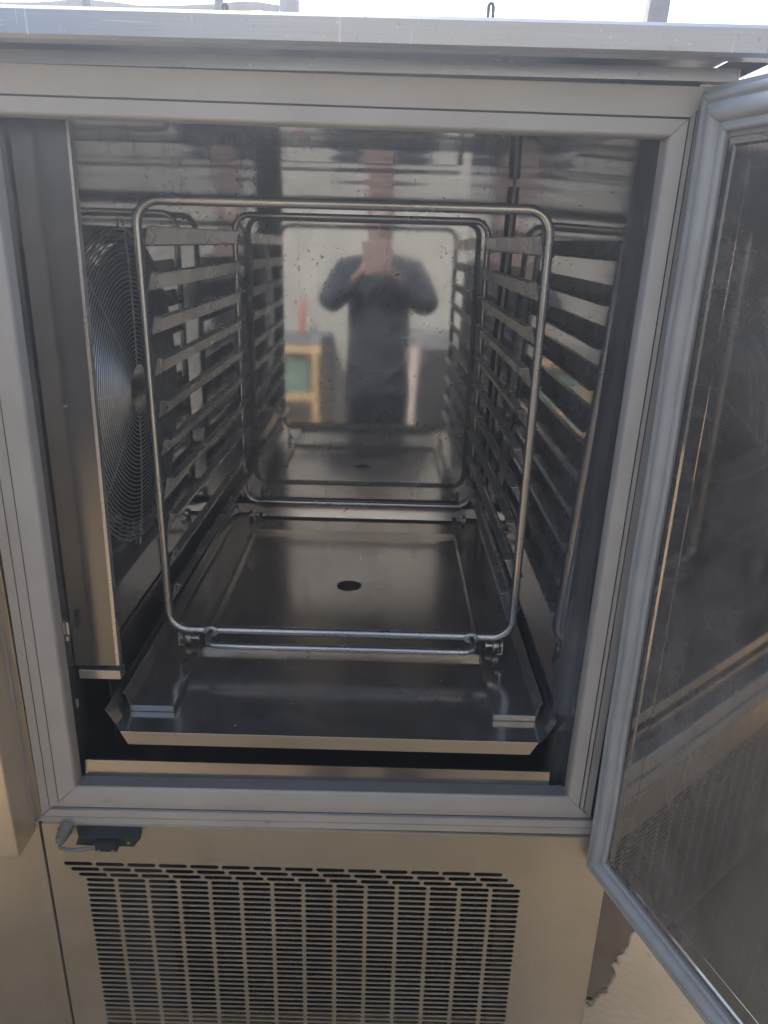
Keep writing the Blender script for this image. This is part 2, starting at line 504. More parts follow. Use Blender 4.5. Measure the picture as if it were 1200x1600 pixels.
# dark corner seam at the back right
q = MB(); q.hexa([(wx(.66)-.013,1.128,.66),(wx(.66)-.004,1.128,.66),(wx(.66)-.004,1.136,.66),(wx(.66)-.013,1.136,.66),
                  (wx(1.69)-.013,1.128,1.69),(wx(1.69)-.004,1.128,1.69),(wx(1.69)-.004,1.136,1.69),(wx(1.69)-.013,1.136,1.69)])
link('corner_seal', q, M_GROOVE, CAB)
for dx in (-.0035,):
    q = MB(); q.hexa([(wx(.66)+dx,1.126,.66),(wx(.66)+dx+.002,1.126,.66),(wx(.66)+dx+.002,1.136,.66),(wx(.66)+dx,1.136,.66),
                  (wx(1.69)+dx,1.126,1.69),(wx(1.69)+dx+.002,1.126,1.69),(wx(1.69)+dx+.002,1.136,1.69),(wx(1.69)+dx,1.136,1.69)])
    link('corner_trim', q, M_EDGE, CAB)
# sill: bright sheet rising behind the frame, then a drop
q = MB(); q.strip([(.0262,.671),(.0268,.6735),(.0315,.7015),(.034,.7015),(.036,.66)], .0012, -.430, .3655, 'x')
link('sill_sheet', q, M_INNER, CAB)
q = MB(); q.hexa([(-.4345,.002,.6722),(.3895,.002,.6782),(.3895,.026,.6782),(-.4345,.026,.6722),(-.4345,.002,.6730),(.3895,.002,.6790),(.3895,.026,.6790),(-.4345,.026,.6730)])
link('sill_shade', q, M_SILLSHADE, CAB)  # thin dark overlay on the plastic lip, shade put into its colour
# left reveal with a small clip
q = MB(); q.strip([(.027,-.4365),(.11,-.4465)], .0015, .66, 1.69, 'z')
q = MB(); q.add([(-.4385,.0262,.66),(-.4595,.125,.66),(-.4525,.125,1.695),(-.430,.0262,1.695),(-.4405,.0262,.66),(-.4615,.125,.66),(-.4545,.125,1.695),(-.432,.0262,1.695)],
    [(0,1,2,3),(7,6,5,4),(0,4,5,1),(1,5,6,2),(2,6,7,3),(3,7,4,0)])
link('reveal_sheet', q, M_SIDE, CAB)
# baffle column in front of the fan
def bcol(px0, px1, py0, px2, px3, py2, y0, t):
    a = PX(px0, py0, 'y', y0); b = PX(px1, py0, 'y', y0); c = PX(px3, py2, 'y', y0); d = PX(px2, py2, 'y', y0)
    q = MB(); P_ = [a, b, c, d]; P2 = [p + Vector((0, t, 0)) for p in P_]
    q.hexa(P_ + P2); return q
YC = .078
link('baffle_panel', bcol(118, 184, 1040, 12, 103, 183, YC, .002), M_COLUMN, CAB)
link('baffle_edge', bcol(181, 187, 1040, 101, 106, 183, YC-.002, .014), M_EDGE, CAB, .0006)
p0 = PX(124, 1052, 'y', YC-.006); p1 = PX(189, 1052, 'y', YC-.006)
q = MB(); q.box(p0.x, p1.x, YC-.008, YC+.016, p0.z-.009, p0.z+.008)
link('baffle_bracket', q, M_EDGE, CAB, .001)
for py_, hh in ((980,.022),(996,.008)):
    p = PX(104, py_, 'y', .055)
    q = MB(); q.cyl((p.x, .055, p.z-hh/2),(p.x, .055, p.z+hh/2), .006, 12)
    link('baffle_hinge', q, M_TUBE, CAB)
q = MB(); q.tube([(-.449,.060,.775),(-.444,.062,.790),(-.4435,.062,.800),(-.448,.060,.806)], .0012, 6)
link('clip', q, M_EDGE, CAB)

# fan housing wall with a round opening, fan and guard
XF, FY, FZ, FR = -.412, .372, 1.275, .282
q = MB(); q.holed(.128, .690, .80, ZC, FY, FZ, FR*.94, lambda u, v: (XF, u, v), 64, (-.02, 0, 0)) if False else None
q = MB()
q.holed(.128, .700, .86, ZC, .414, FZ, .262, lambda u, v: (XF, u, v), 64, (-.02, 0, 0))
link('fan_panel', q, M_SIDE, CAB)
q = MB(); q.strip([(XF,.66),(XF,.855),(XF+.004,.8585)], .0015, .128, 1.13, 'y')
link('fan_panel_skirt', q, M_INNER, CAB)
q = MB(); q.add([(XF,.7008,.86),(XF,1.14,.86),(XF,1.14,ZC),(XF,.7008,ZC)], [(0,1,2,3)])
link('rear_baffle', q, M_SIDE, CAB)
q = MB(); q.box(-.499, XF-.022, .14, .70, .87, .872); q.box(-.4995, -.4985, .14, .70, .87, 1.69)
link('fan_housing', q, M_BLACK, CAB)
FY = .368
gu = thing  # (the guard is a part of the cabinet)
guard = MB()
NR = 30
def fx(r):   # dome of the guard
    t = max(0, (r - .045) / (FR - .045))
    return XF + .008 + .010 * (1 - t**2.2)
guard.cyl((fx(.045)-.001, FY, FZ), (fx(.045)+.0015, FY, FZ), .047, 40)
GP = link('fan_guard', guard, M_TUBE, CAB, .0006)
for i in range(NR):
    r_ = .052 + (FR - .052) * i / (NR - 1)
    ring = MB()
    sg = 56
    ring.tube([(fx(r_), FY + r_*math.cos(2*math.pi*k/sg), FZ + r_*math.sin(2*math.pi*k/sg)) for k in range(sg)], .0014 if i < NR-1 else .0024, 5, closed=True)
    o = link('wire_ring', ring, M_WIRE, GP)
for k in range(8):
    a = R(45*k + 84)
    sp_ = MB()
    sp_.tube([(fx(r_) - .0022, FY + r_*math.cos(a), FZ + r_*math.sin(a)) for r_ in [.03 + .27*j/10 for j in range(11)]], .0016, 6)
    link('spoke', sp_, M_WIRE, GP)
hub = MB(); hub.cyl((-.49, FY, FZ), (-.43, FY, FZ), .06, 28)
HUB = link('fan_motor', hub, M_BLACK, CAB)
for k in range(5):
    a0 = R(72*k)
    bl = MB(); vs = []
    for j in range(7):
        r_ = .05 + .20*j/6
        wd = R(26 + 10*math.sin(math.pi*j/6))
        for s_, xx in ((-1, -.462), (1, -.438)):
            a = a0 + s_*wd/2 + .25*j/6
            vs.append((xx, FY + r_*math.cos(a), FZ + r_*math.sin(a)))
    fs = [(2*j, 2*j+1, 2*j+3, 2*j+2) for j in range(6)]
    bl.add(vs, fs)
    bl.add([(x_-.003, y_, z_) for x_, y_, z_ in vs], [f[::-1] for f in fs])
    link('fan_blade', bl, M_DARK, HUB)

# small slatted air duct at the left of the floor
# lower perforated panel
pan = MB()
PXW, PZH = .0556, .01212
X0, Z0 = -.480, .5105
SLX, SLZ = .0503, .0083
def cell(x0, z1, y=-.001):
    x1, z0 = x0 + PXW, z1 - PZH
    cx_, cz_ = (x0+x1)/2, (z0+z1)/2
    hw, rr = SLX/2 - SLZ/2, SLZ/2
    top = [(cx_-hw-rr, cz_)]
    for k in range(1, 4): a = math.pi - k*math.pi/6; top.append((cx_-hw+rr*math.cos(a), cz_+rr*math.sin(a)))
    for k in range(0, 3): a = math.pi/2 - k*math.pi/6; top.append((cx_+hw+rr*math.cos(a), cz_+rr*math.sin(a)))
    top.append((cx_+hw+rr, cz_))
    bot = [(x, 2*cz_-z) for x, z in top[1:-1]]
    slot = top + bot[::-1]
    n = len(slot)
    vs = [(x, y, z) for x, z in slot] + [(x, y+.0016, z) for x, z in slot]
    nt_ = len(top)
    vs += [(x0,y,z1),(x1,y,z1),(x1,y,cz_),(x1,y,z0),(x0,y,z0),(x0,y,cz_)]
    b = 2*n
    fs = [(b+5, b+0, b+1, b+2) + tuple(range(nt_))[::-1],
          (b+2, b+3, b+4, b+5, 0) + tuple(range(n-1, nt_-1, -1)) + (nt_-1,)]
    # rim
    for k in range(n):
        k2 = (k+1) % n
        fs.append((k, k2, n+k2, n+k))
    pan.add(vs, fs)
NCOL, NROW = 14, 35
offs = [0, .2*PXW, .415*PXW] + [.63*PXW]*(NROW-3)
L0, R0 = -.5055, .4768
ZT, ZB = .5915, .092
ym = -.001
def quad(x0, x1, z0, z1):
    pan.add([(x0,ym,z0),(x1,ym,z0),(x1,ym,z1),(x0,ym,z1)], [(0,1,2,3)])
quad(L0, R0, Z0, ZT)
for j in range(NROW):
    z1 = Z0 - j*PZH
    xs = X0 + offs[j]
    quad(L0, xs, z1-PZH, z1); quad(xs + NCOL*PXW, R0, z1-PZH, z1)
    for i in range(NCOL): cell(xs + i*PXW, z1)
quad(L0, R0, .075, Z0 - NROW*PZH)
# folded edges of the sheet
pan.add([(L0,ym,.075),(L0,ym,ZT),(L0,.02,ZT),(L0,.02,.075)], [(0,1,2,3)])
pan.add([(R0,ym,.075),(R0,ym,ZT),(R0,.02,ZT),(R0,.02,.075)], [(0,1,2,3)])
pan.add([(L0,ym,ZT),(R0,ym,ZT),(R0,.018,ZT),(L0,.018,ZT)], [(0,1,2,3)])
link('perforated_panel', pan, M_FRONT, CAB, smooth=20)
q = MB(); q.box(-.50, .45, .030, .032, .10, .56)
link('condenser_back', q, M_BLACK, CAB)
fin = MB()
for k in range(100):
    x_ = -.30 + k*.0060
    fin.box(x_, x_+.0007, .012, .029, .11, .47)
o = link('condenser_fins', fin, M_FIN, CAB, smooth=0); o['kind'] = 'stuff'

# left-hand compartment: lower panel and closed door
q = MB(); q.box(-1.28, -.5105, -.001, .02, .075, .5925)
link('lower_panel', q, M_FRONT, CAB, .0015)
q = MB(); q.box(-.5108, -.5052, .0035, .010, .075, .592)
link('panel_joint', q, M_GROOVE, CAB)
q = MB(); q.box(-1.26, -.515, -.064, -.004, .578, 1.735)
dl = link('closed_door', q, M_FRONT, CAB, .003)
q = MB(); q.box(-1.25, -.5185, -.0038, .0055, .59, 1.725)
link('gasket', q, M_GASK, dl)
q = MB(); q.box(-1.28, -.5065, .0062, .03, .593, 1.737)
link('left_front', q, M_FRONT, CAB)

# magnetic door switch under the frame
q = MB(); q.hexa([(-.442,-.021,.5655),(-.342,-.021,.5650),(-.336,-.0015,.5655),(-.440,-.0015,.5660),
                  (-.434,-.021,.5845),(-.333,-.021,.5840),(-.331,-.0015,.5895),(-.446,-.0015,.5895)])
SW = link('door_switch', q, M_SENS, CAB, .0012)
q = MB(); q.box(-.404, -.367, -.032, -.0205, .5635, .5815)
link('connector', q, M_BLACK, SW, .001)
for xx, yy, zz in ((-.398,-.0322,.566), (-.374,-.0322,.566), (-.350,-.0212,.5745)):
    q = MB(); q.cyl((xx, yy-.0012, zz), (xx, yy+.003, zz), .0028, 10)
    link('screw', q, M_EDGE, SW)
q = MB()
q.tube([(-.461,-.0005,.590),(-.462,-.008,.587),(-.464,-.013,.581),(-.467,-.0165,.574),(-.4695,-.019,.568)], [.0115,.0115,.0100,.0088,.0070], 16)
CG = link('cable_gland', q, M_CABLE, SW)
for (gx,gy,gz,rr) in ((-.4622,-.0085,.5865,.0122),(-.464,-.0125,.5815,.0110),(-.466,-.0155,.5765,.0100)):
    q = MB(); q.cyl((gx,gy,gz),(gx-.0008,gy-.0012,gz-.0022), rr, 16)
    link('gland_ridge', q, M_CABLE, CG)
q = MB(); q.tube([(-.4695,-.019,.568),(-.470,-.021,.564),(-.466,-.024,.5615),(-.455,-.027,.5615),(-.440,-.0295,.564),(-.425,-.031,.568),(-.403,-.030,.573)], .0030, 8)
link('cable', q, M_CABLE, SW)
q = MB(); q.tube([(-.446,-.0275,.562),(-.428,-.029,.5635),(-.403,-.0285,.568)], .0026, 8)
link('cable', q, M_CABLE, SW)

# ------------------------------------------------------------------ open door
dd = Vector((.34253,-.93951,0)); dn = Vector((-.93951,-.34253,0))      # along the door, and its inner normal
H = Vector((.445,-.03,0))
def D(s, n, z): return tuple(H + dd*s + dn*n + Vector((0,0,z)))
def dbox(q, s0, s1, n0, n1, z0, z1):
    q.hexa([D(s0,n0,z0), D(s1,n0,z0), D(s1,n1,z0), D(s0,n1,z0), D(s0,n0,z1), D(s1,n0,z1), D(s1,n1,z1), D(s0,n1,z1)])
DW = .92
q = MB(); dbox(q, -.022, DW, -.062, -.012, .543, 1.728)
DOOR = link('open_door', q, M_FRONT, CAB, .003)
q = MB(); dbox(q, -.024, DW+.002, -.0118, -.003, .541, 1.730)
link('door_profile', q, M_PLAST, DOOR, .002)
# gasket: lobed profile along the four sides, mitred
gprof = [(.000,-.0028),(.001,.006),(.004,.0085),(.009,.0085),(.0105,.006),(.0125,.0055),(.0145,.0100),(.019,.0135),(.026,.0145),(.031,.0130),(.034,.009),(.0355,.0055),(.038,.006),(.041,.0075),(.0445,.0065),(.046,.003),(.046,-.0028)]
def gside(c0, c1, sag=None, nseg=1):
    S = {'a': (-.018,.546,1,1), 'b': (DW-.004,.546,-1,1), 'c': (DW-.004,1.723,-1,-1), 'd': (-.018,1.723,1,-1)}
    q = MB(); vs = []
    n = len(gprof)
    for j in range(nseg+1):
        t = j/nseg
        for (o_, h) in gprof:
            p0 = (S[c0][0]+S[c0][2]*o_, S[c0][1]+S[c0][3]*o_); p1 = (S[c1][0]+S[c1][2]*o_, S[c1][1]+S[c1][3]*o_)
            s_ = p0[0]+(p1[0]-p0[0])*t; z_ = p0[1]+(p1[1]-p0[1])*t
            if sag: s_ += sag(t) * (1 if o_ > .001 else .3)
            vs.append(D(s_, h, z_))
    fs = []
    for j in range(nseg):
        for i in range(n):
            i2 = (i+1) % n
            fs.append((j*n+i, j*n+i2, (j+1)*n+i2, (j+1)*n+i))
    q.add(vs, fs)
    link('gasket', q, M_GASK, DOOR, smooth=60)
gside('a','d', lambda t: .0035*math.sin(math.pi*min(1, t*4))*(1 if t < .25 else 0) + .0012*math.sin(t*23), 40)
gside('a','b'); gside('b','c'); gside('d','c')
q = MB()
for (s0,s1,z0,z1) in ((.0285,.0345,.60,1.67),): dbox(q, s0, s1, -.0028, -.001, z0, z1)
link('groove_seal', q, M_GROOVE, DOOR)
# inner panel, a pressed sheet standing proud of the door profile
def rect(o_, n_): return [D(.034+o_, n_, .598+o_), D(DW-.06-o_, n_, .598+o_), D(DW-.06-o_, n_, 1.672-o_), D(.034+o_, n_, 1.672-o_)]
q = MB(); vs = []
for o_, n_ in ((0,-.0028),(.001,.003),(.003,.005),(.0095,.005),(.0125,.0030),(.036,.0026),(.0368,.0018),(.0376,.0026),(.2,.0026)): vs += rect(o_, n_)
fs = []
for k in range(8):
    for i in range(4): fs.append((4*k+i, 4*k+(i+1)%4, 4*k+4+(i+1)%4, 4*k+4+i))
fs.append((32,33,34,35))
q.add(vs, fs)
link('inner_panel', q, M_DOORP, DOOR, smooth=20)
# ------------------------------------------------------------------ drip tray and runners
TRAY = thing('drip_tray', (0, .55, .76), 'shallow steel drip tray with flared edges and drain hole on the cavity floor', 'tray')
TZ = .757
q = MB()
q.holed(-.378, .358, .052, 1.09, -.010, .624, .030, lambda u, v: (u, v, TZ), 48, (0, 0, -.02))
q.add([(-.378,.052,TZ),(-.344,.011,TZ),(.322,.011,TZ),(.358,.052,TZ)], [(0,1,2,3)])
link('tray_floor', q, M_FLOOR, TRAY)
q = MB(); q.cyl((-.010,.624,TZ-.045),(-.010,.624,TZ-.044),.034,24)
link('drain_cup', q, M_BLACK, TRAY)
def sheet(q, a, b, c, d, t):
    a, b, c, d = map(Vector, (a, b, c, d))
    n = (b-a).cross(d-a).normalized()*t
    q.hexa([a, b, c, d, a+n, b+n, c+n, d+n])
q = MB(); sheet(q, (-.344,.010,TZ-.003), (.322,.010,TZ-.003), (.334,.006,.7815), (-.354,.006,.7815), .0012)
link('front_flange', q, M_FRONT, TRAY, .0005)
for s_, xb_, xt_ in ((-1,-.3782,-.3900), (1,.3582,.3680)):
    q = MB(); sheet(q, (xb_,.0525,TZ+.0003), (xb_,1.09,TZ+.0003), (xt_,1.09,.7985), (xt_,.040,.7985), .0012)
    link('side_flange', q, M_FLOOR, TRAY, .0004)
q = MB(); sheet(q, (-.378,1.09,TZ), (.358,1.09,TZ), (.36,1.105,.79), (-.38,1.105,.79), .0012)
link('rear_flange', q, M_FLOOR, TRAY)
RZ = .7690
# runners: flat with a folded inner edge and a hooked outer wall
for outer, inner, s_ in ((-.3685,-.2915,-1), (.3475,.2725,1)):
    q = MB(); q.strip([(outer+.0115*s_,.791),(outer+.0105*s_,.795),(outer+.0075*s_,.7955),(outer+.006*s_,.792),(outer,RZ),(inner,RZ),(inner,RZ-.0105)], .0014*s_, .097, 1.085, 'y')
    a_, b_ = min(outer, inner), max(outer, inner)
    q.box(a_+.0005, b_-.0005, .0955, .097, RZ-.0112, RZ+.0005)
    link('runner', q, M_FLOOR, TRAY, .0004)
for (ya, yb) in ((.300, .350), (.955, 1.03)):
    q = MB(); q.strip([(ya,RZ-.013),(ya,RZ-.001),(yb,RZ-.001),(yb,RZ-.013)], -.0013, -.2905, .2715, 'x')
    CB = link('crossbar', q, M_FLOOR, TRAY, .0004)
    q = MB(); q.cyl((-.008,(ya+yb)/2,RZ-.001),(-.008,(ya+yb)/2,RZ+.0012),.0062,14)
    SCW = link('screw', q, M_TUBE, CB, .0006)
    q = MB(); q.cyl((-.008,(ya+yb)/2,RZ+.0012),(-.008,(ya+yb)/2,RZ+.0016),.0028,6)
    link('screw_socket', q, M_GROOVE, SCW)

M_CRUMB = plain('crumbs', (.55,.52,.45), (.7,.66,.58), .8, 30)
q = MB()
for k in range(26):
    cx_, cy_ = random.uniform(-.24,.24), random.uniform(.05,.9); r_ = random.uniform(.0006,.0016)
    if abs(cx_+.01) < .04 and abs(cy_-.624) < .04: continue
    zb = (RZ if (.29 < cy_ < .36 or .94 < cy_ < 1.03) else TZ) + .0003
    a0 = random.random()*6
    ring = [(cx_+r_*random.uniform(.6,1.2)*math.cos(a0+j*1.047), cy_+r_*random.uniform(.6,1.6)*math.sin(a0+j*1.047), zb) for j in range(6)]
    q.add(ring + [(cx_, cy_, zb+r_*.7)], [(j,(j+1)%6,6) for j in range(6)] + [tuple(range(6))[::-1]])
o = link('crumbs', q, M_CRUMB, smooth=0); o['kind'] = 'stuff'

# ------------------------------------------------------------------ the tray rack
RACK = thing('tray_rack', (0, .66, .80), 'welded stainless rack of two tube frames joined by ten pairs of tray slides', 'rack')
XL, XR_, Y1, Y2, ZT_, ZB_ = -.3442, .3263, .2777, 1.041, 1.6016, .8216
def hoop(y, xl, xr, r=.0081, rad=.038):
    pts = []
    for (cx_, cz_, a0) in ((xr-rad, ZT_-rad, 0), (xl+rad, ZT_-rad, 90), (xl+rad, ZB_+rad, 180), (xr-rad, ZB_+rad, 270)):
        for k in range(9):
            a = R(a0 + 90*k/8); pts.append((cx_+rad*math.cos(a), y, cz_+rad*math.sin(a)))
    q = MB(); q.tube(pts, r, 16, closed=True)
    return link('tube_frame', q, M_TUBE, RACK)
hoop(Y1, XL, XR_); hoop(Y2, XL+.008, XR_-.006, .0078)
def slide_mesh(sx):
    q = MB()
    # cross-section relative to face position: outer lip, face, ledge, small down lip
    pr = [(.013, .0150), (.0, .0165), (-.004, -.0125), (-.0225, -.0160), (-.0245, -.0120)]
    pr = [(-p[0]*sx, p[1]) for p in pr]
    q.strip(pr, .0011 * sx, 0, 1, 'y')
    return q
def make_slide(sx, x_f, x_b, z, shared):
    if shared is None:
        q = slide_mesh(sx)
        vs = []
        for (x, y, zz) in q.v:
            Y = .2875 + y*(1.036-.2875)
            # the front end of the face is cut with a slant
            if y < .5: Y += max(0, (zz+.0185)) * .35
            vs.append((x + x_f + (x_b-x_f)*y, Y, zz))
        q.v = vs
        o = link('tray_slide', q, M_GUIDE, RACK, .0004, 1, smooth=20)
        return o
    o = shared.copy(); COL.objects.link(o)
    return o
for sx, xf_, xb_ in ((-1, -.3335, -.3255), (1, .3165, .3115)):
    first = None
    for k in range(10):
        z = 1.5445 - k*.0727
        o = make_slide(sx, xf_, xb_, z, first)
        if first is None: first = o
        o.location = (0, 0, z + random.uniform(-.0007,.0007))
        o.rotation_euler = (random.uniform(-.0012,.0012), random.uniform(-.004,.004), 0)
# pull handle under the front frame
yh = Y1
q = MB(); q.tube([(-.262,yh-.006,ZB_+.001),(-.266,yh-.024,ZB_-.006),(-.262,yh-.034,ZB_-.011),(-.250,yh-.038,ZB_-.013),(-.2,yh-.038,ZB_-.0135),(.2,yh-.038,ZB_-.0135),(.236,yh-.038,ZB_-.013),(.247,yh-.034,ZB_-.011),(.251,yh-.024,ZB_-.006),(.247,yh-.006,ZB_+.001)], .0062, 14)
PH = link('pull_handle', q, M_TUBE, RACK)
for xx in (-.262, .247):
    q = MB(); q.tube([(xx+.0125*math.cos(R(a)), Y1-.0068, ZB_+.0085*math.sin(R(a))) for a in range(0,360,30)], .0028, 6, closed=True)
    link('weld_bead', q, M_WIRE, PH)
for (rx, ry) in ((-.318,Y1+.034),(.303,Y1+.034),(-.318,Y2-.012),(.303,Y2-.012)):
    s_ = 1 if rx < 0 else -1
    q = MB(); q.cyl((rx-.006*s_, ry, .7835), (rx+.006*s_, ry, .7835), .0135, 22)
    RO = link('roller', q, M_TUBE, RACK, .001)
    q = MB(); q.cyl((rx+.006*s_, ry, .7835), (rx+.018*s_, ry, .7835), .0045, 12)
    q.cyl((rx+.0175*s_, ry, .7835), (rx+.020*s_, ry, .7835), .0062, 6)
    link('axle_pin', q, M_EDGE, RO)
for xx, s_ in ((XL+.018,1),(XR_-.018,-1)):
    q = MB(); q.strip([(xx, ZB_-.004),(xx, ZB_-.030),(xx+.010*s_, ZB_-.0305)], .0016, Y1-.012, Y1+.012, 'y')
    link('foot_tab', q, M_EDGE, RACK)

# ------------------------------------------------------------------ behind the cabinet, against the sky
def post(name, a, b, wx_, wz_, mt, lab, cat, grp=None):
    q = MB(); q.bar(a, b, wx_, wz_, (0,1,0))
    o = link(name, q, mt, None, .003)
    return tag(o, lab, cat, grp)
p = PX(448,10,'y',1.5)
post('wooden_post', (p.x+.03,1.5,0), (p.x,1.5,3.0), .052, .05, M_WOOD, 'weathered grey wooden post behind the cabinet, left of the middle of the roof', 'post')
p = PX(1024,20,'y',1.5)
post('steel_post', (p.x-.11,1.5,0), (p.x+.045,1.5,3.0), .058, .05, M_WOOD, 'peeling grey post rising behind the right end of the worktop', 'post')
a = PX(60,9,'y',1.5); b = PX(436,15,'y',1.5)
q = MB(); pts = []
for k in range(13):
    t = k/12; c = a.lerp(b, t); pts.append((c.x, c.y, c.z + .006*math.sin(9*t) + random.uniform(-.003,.003)))
pts = [(pts[0][0]-1.0, 1.5, pts[0][2]-.02)] + pts
q.tube(pts, [.012 + random.uniform(-.0015,.0015) for _ in pts], 8)
tag(link('thin_branch', q, M_WOOD), 'thin crooked branch lying level behind the cabinet, tied to the wooden post', 'branch')
for (px0, lab, lean) in ((134, 'dark rod behind the far left end of the roof', .03), (342, 'dark rod leaning behind the roof beside the wooden post', -.035)):
    p = PX(px0,2,'y',1.4)
    q = MB(); q.tube([(p.x+lean*8, 1.4, 0),(p.x, 1.4, p.z),(p.x-lean*.9, 1.4, p.z+.25)], .0125, 10)
    o = tag(link('iron_rod', q, M_DARK), lab, 'rod', 'iron rods behind the cabinet')
def lug(px0, y, h, wd, lab):
    q = MB(); p = PX(px0, 30, 'y', y); zt = 1.782; top = PX(px0, h, 'y', y).z
    x = p.x
    q.tube([(x-wd,y,zt),(x-wd*.9,y,top-wd),(x-wd*.6,y,top-wd*.3),(x,y,top),(x+wd*.6,y,top-wd*.3),(x+wd*.9,y,top-wd),(x+wd,y,zt)], .0028, 8)
    q.box(x-wd*1.7, x+wd*1.7, y-.012, y+.012, 1.7822, 1.7855)
    tag(link('wire_eye', q, M_DARK), lab, 'hook', 'hooks on the worktop')
lug(766, .35, 5, .0042, 'narrow dark wire eye standing alone on the right half of the worktop')
lug(352, .35, 6, .0035, 'small dark wire eye on the worktop beside the leaning rod')

# ------------------------------------------------------------------ the yard behind the photographer (seen in the steel)
q = MB(); q.box(-1.25, 4.2, -3.95, -3.70, 0, 3.7)
tag(link('rendered_wall', q, M_WALL), 'cream rendered wall behind the photographer, mirrored in the polished back wall', 'wall')
DC = thing('added_dark_container', (-2.6,-3.6,0), 'dark ribbed container added left of the cream wall to darken reflections in the steel', 'container')  # added dark mass, out of direct view, so the steel reflects something dark
part_ = MB(); part_.box(-4.6,-1.32,-4.6,-3.42,.12,2.6)
link('body', part_, M_DARK, DC, .01)
for k in range(12):
    q = MB(); q.box(-4.5+k*.26,-4.42+k*.26,-3.4185,-3.39,.2,2.5); link('rib', q, M_DARK, DC, .006)
WB = thing('work_bench', (0,-3.4,0), 'grey work bench on timber legs standing against the cream wall', 'bench')
def part(name, b, mt, par, bev=.002):
    q = MB(); q.box(*b); return link(name, q, mt, par, bev)
part('bench_top', (-1.15,-.42,-3.68,-3.25,.72,.80), M_GREYB, WB)
part('front_rail', (-1.1,-.44,-3.27,-3.23,.655,.712), M_PINE, WB)
part('leg', (-.545,-.500,-3.27,-3.23,0,.655), M_PINE, WB)
part('leg', (-1.1,-1.055,-3.27,-3.23,0,.655), M_PINE, WB)
part('lower_rail', (-1.055,-.545,-3.27,-3.23,.24,.295), M_PINE, WB)
part('crate', (-.96,-.60,-3.60,-3.32,.30,.60), M_GREEN, None)
tag(bpy.data.objects['crate'], 'dull green crate on the lower shelf of the work bench', 'crate')
part('shelf', (-1.05,-.55,-3.62,-3.24,.285,.298), M_GREYB, WB)
q = MB(); q.box(-.47,-.36,-3.30,-3.22,0,.80)
HP = tag(link('steel_upright', q, M_DARK), 'dark perforated steel upright beside the timber legs of the bench', 'upright')
for k in range(7):
    q = MB(); q.cyl((-.415,-3.2195,.10+k*.1),(-.415,-3.215,.10+k*.1),.014,16)
    link('punched_hole', q, M_EDGE, HP)
q = MB(); q.tube([(-.66,-3.45,.80),(-.645,-3.45,.98),(-.64,-3.45,1.10)], [.022,.03,.016], 10)
tag(link('red_cone', q, M_RED), 'slim red plastic spout standing on the grey work bench', 'spout')
q = MB(); q.box(.22,.80,-3.66,-3.28,.70,.84)
tag(link('grey_chest', q, M_GREYB, None, .01), 'low grey chest lid on the right in front of the cream wall', 'chest')
q = MB(); q.box(.24,.78,-3.62,-3.32,0,.695)
tag(link('chest_base', q, M_DARK, None, .01), 'dark box that carries the grey chest lid', 'box')
q = MB(); q.bar((.30,-3.24,0),(.335,-3.24,.72),.085,.02,(0,1,0))
tag(link('pale_board', q, M_PLANK), 'pale upright board leaning on the dark box', 'board')

# ------------------------------------------------------------------ photographer (mirrored in the back wall)
PY = -1.40
PER = thing('person', (.05, PY, 0), 'person in a dark blue jacket holding a phone up with both hands', 'person')
def skin(name, chains, mt, parent, sub=2, root=0):
    """chains: (verts dict name->(pos,radius)), edges"""
    V_, E_ = chains
    names = list(V_); me = bpy.data.meshes.new(name)
    me.from_pydata([V_[n][0] for n in names], [(names.index(a_), names.index(b_)) for a_, b_ in E_], [])
    o = bpy.data.objects.new(name, me); COL.objects.link(o)
    md = o.modifiers.new('skin', 'SKIN'); md.use_smooth_shade = True
    for i, n in enumerate(names):
        r_ = V_[n][1]; r_ = r_ if isinstance(r_, tuple) else (r_, r_)
        me.skin_vertices[0].data[i].radius = r_
    me.skin_vertices[0].data[root].use_root = True
    s_ = o.modifiers.new('sub', 'SUBSURF'); s_.levels = sub; s_.render_levels = sub
    dg = bpy.context.evaluated_depsgraph_get()
    m2 = bpy.data.meshes.new_from_object(o.evaluated_get(dg))
    bpy.data.objects.remove(o)
    m2.name = name
    m2.materials.clear(); m2.materials.append(mt)
    m2.polygons.foreach_set('use_smooth', [True]*len(m2.polygons))
    return link(name, m2, None, parent)
x0 = .03
def T(x, y, z): return (x0 + x, PY + y, z)
phone_c = CAM - fw * .012
# arms bent, hands at the phone
RH = (CAM.x + .012 - x0, CAM.y - .045 - PY, CAM.z - .128); LH = (CAM.x - .125 - x0, CAM.y - .045 - PY, CAM.z - .128)
body = {'pel': (T(0,0,.95), (.15,.12)), 'waist': (T(0,0,1.08), (.13,.10)), 'chest': (T(0,.0,1.30), (.16,.115)), 'neck0': (T(0,-.005,1.45), .075), 'neck': (T(0,.0,1.53), .055),
        'head0': (T(0,.02,1.60), (.078,.085)), 'head1': (T(0,.015,1.68), (.090,.10)), 'head2': (T(0,.0,1.755), (.072,.082)),
        'sl': (T(-.17,0,1.42), .06), 'el': (T(-.285,.08,1.20), .045), 'wl': (T(LH[0]-.035,LH[1]-.05,LH[2]-.045), .028), 'hl': (T(LH[0],LH[1],LH[2]), (.030,.018)),
        'sr': (T(.17,0,1.42), .06), 'er': (T(.27,.08,1.20), .045), 'wr': (T(RH[0]+.035,RH[1]-.05,RH[2]-.045), .028), 'hr': (T(RH[0],RH[1],RH[2]), (.030,.018)),
        'hipl': (T(-.1,0,.88), .09), 'knl': (T(-.12,.02,.48), .06), 'anl': (T(-.13,0,.09), .04), 'tol': (T(-.14,.16,.035), .035),
        'hipr': (T(.1,0,.88), .09), 'knr': (T(.12,.02,.48), .06), 'anr': (T(.13,0,.09), .04), 'tor': (T(.14,.16,.035), .035)}
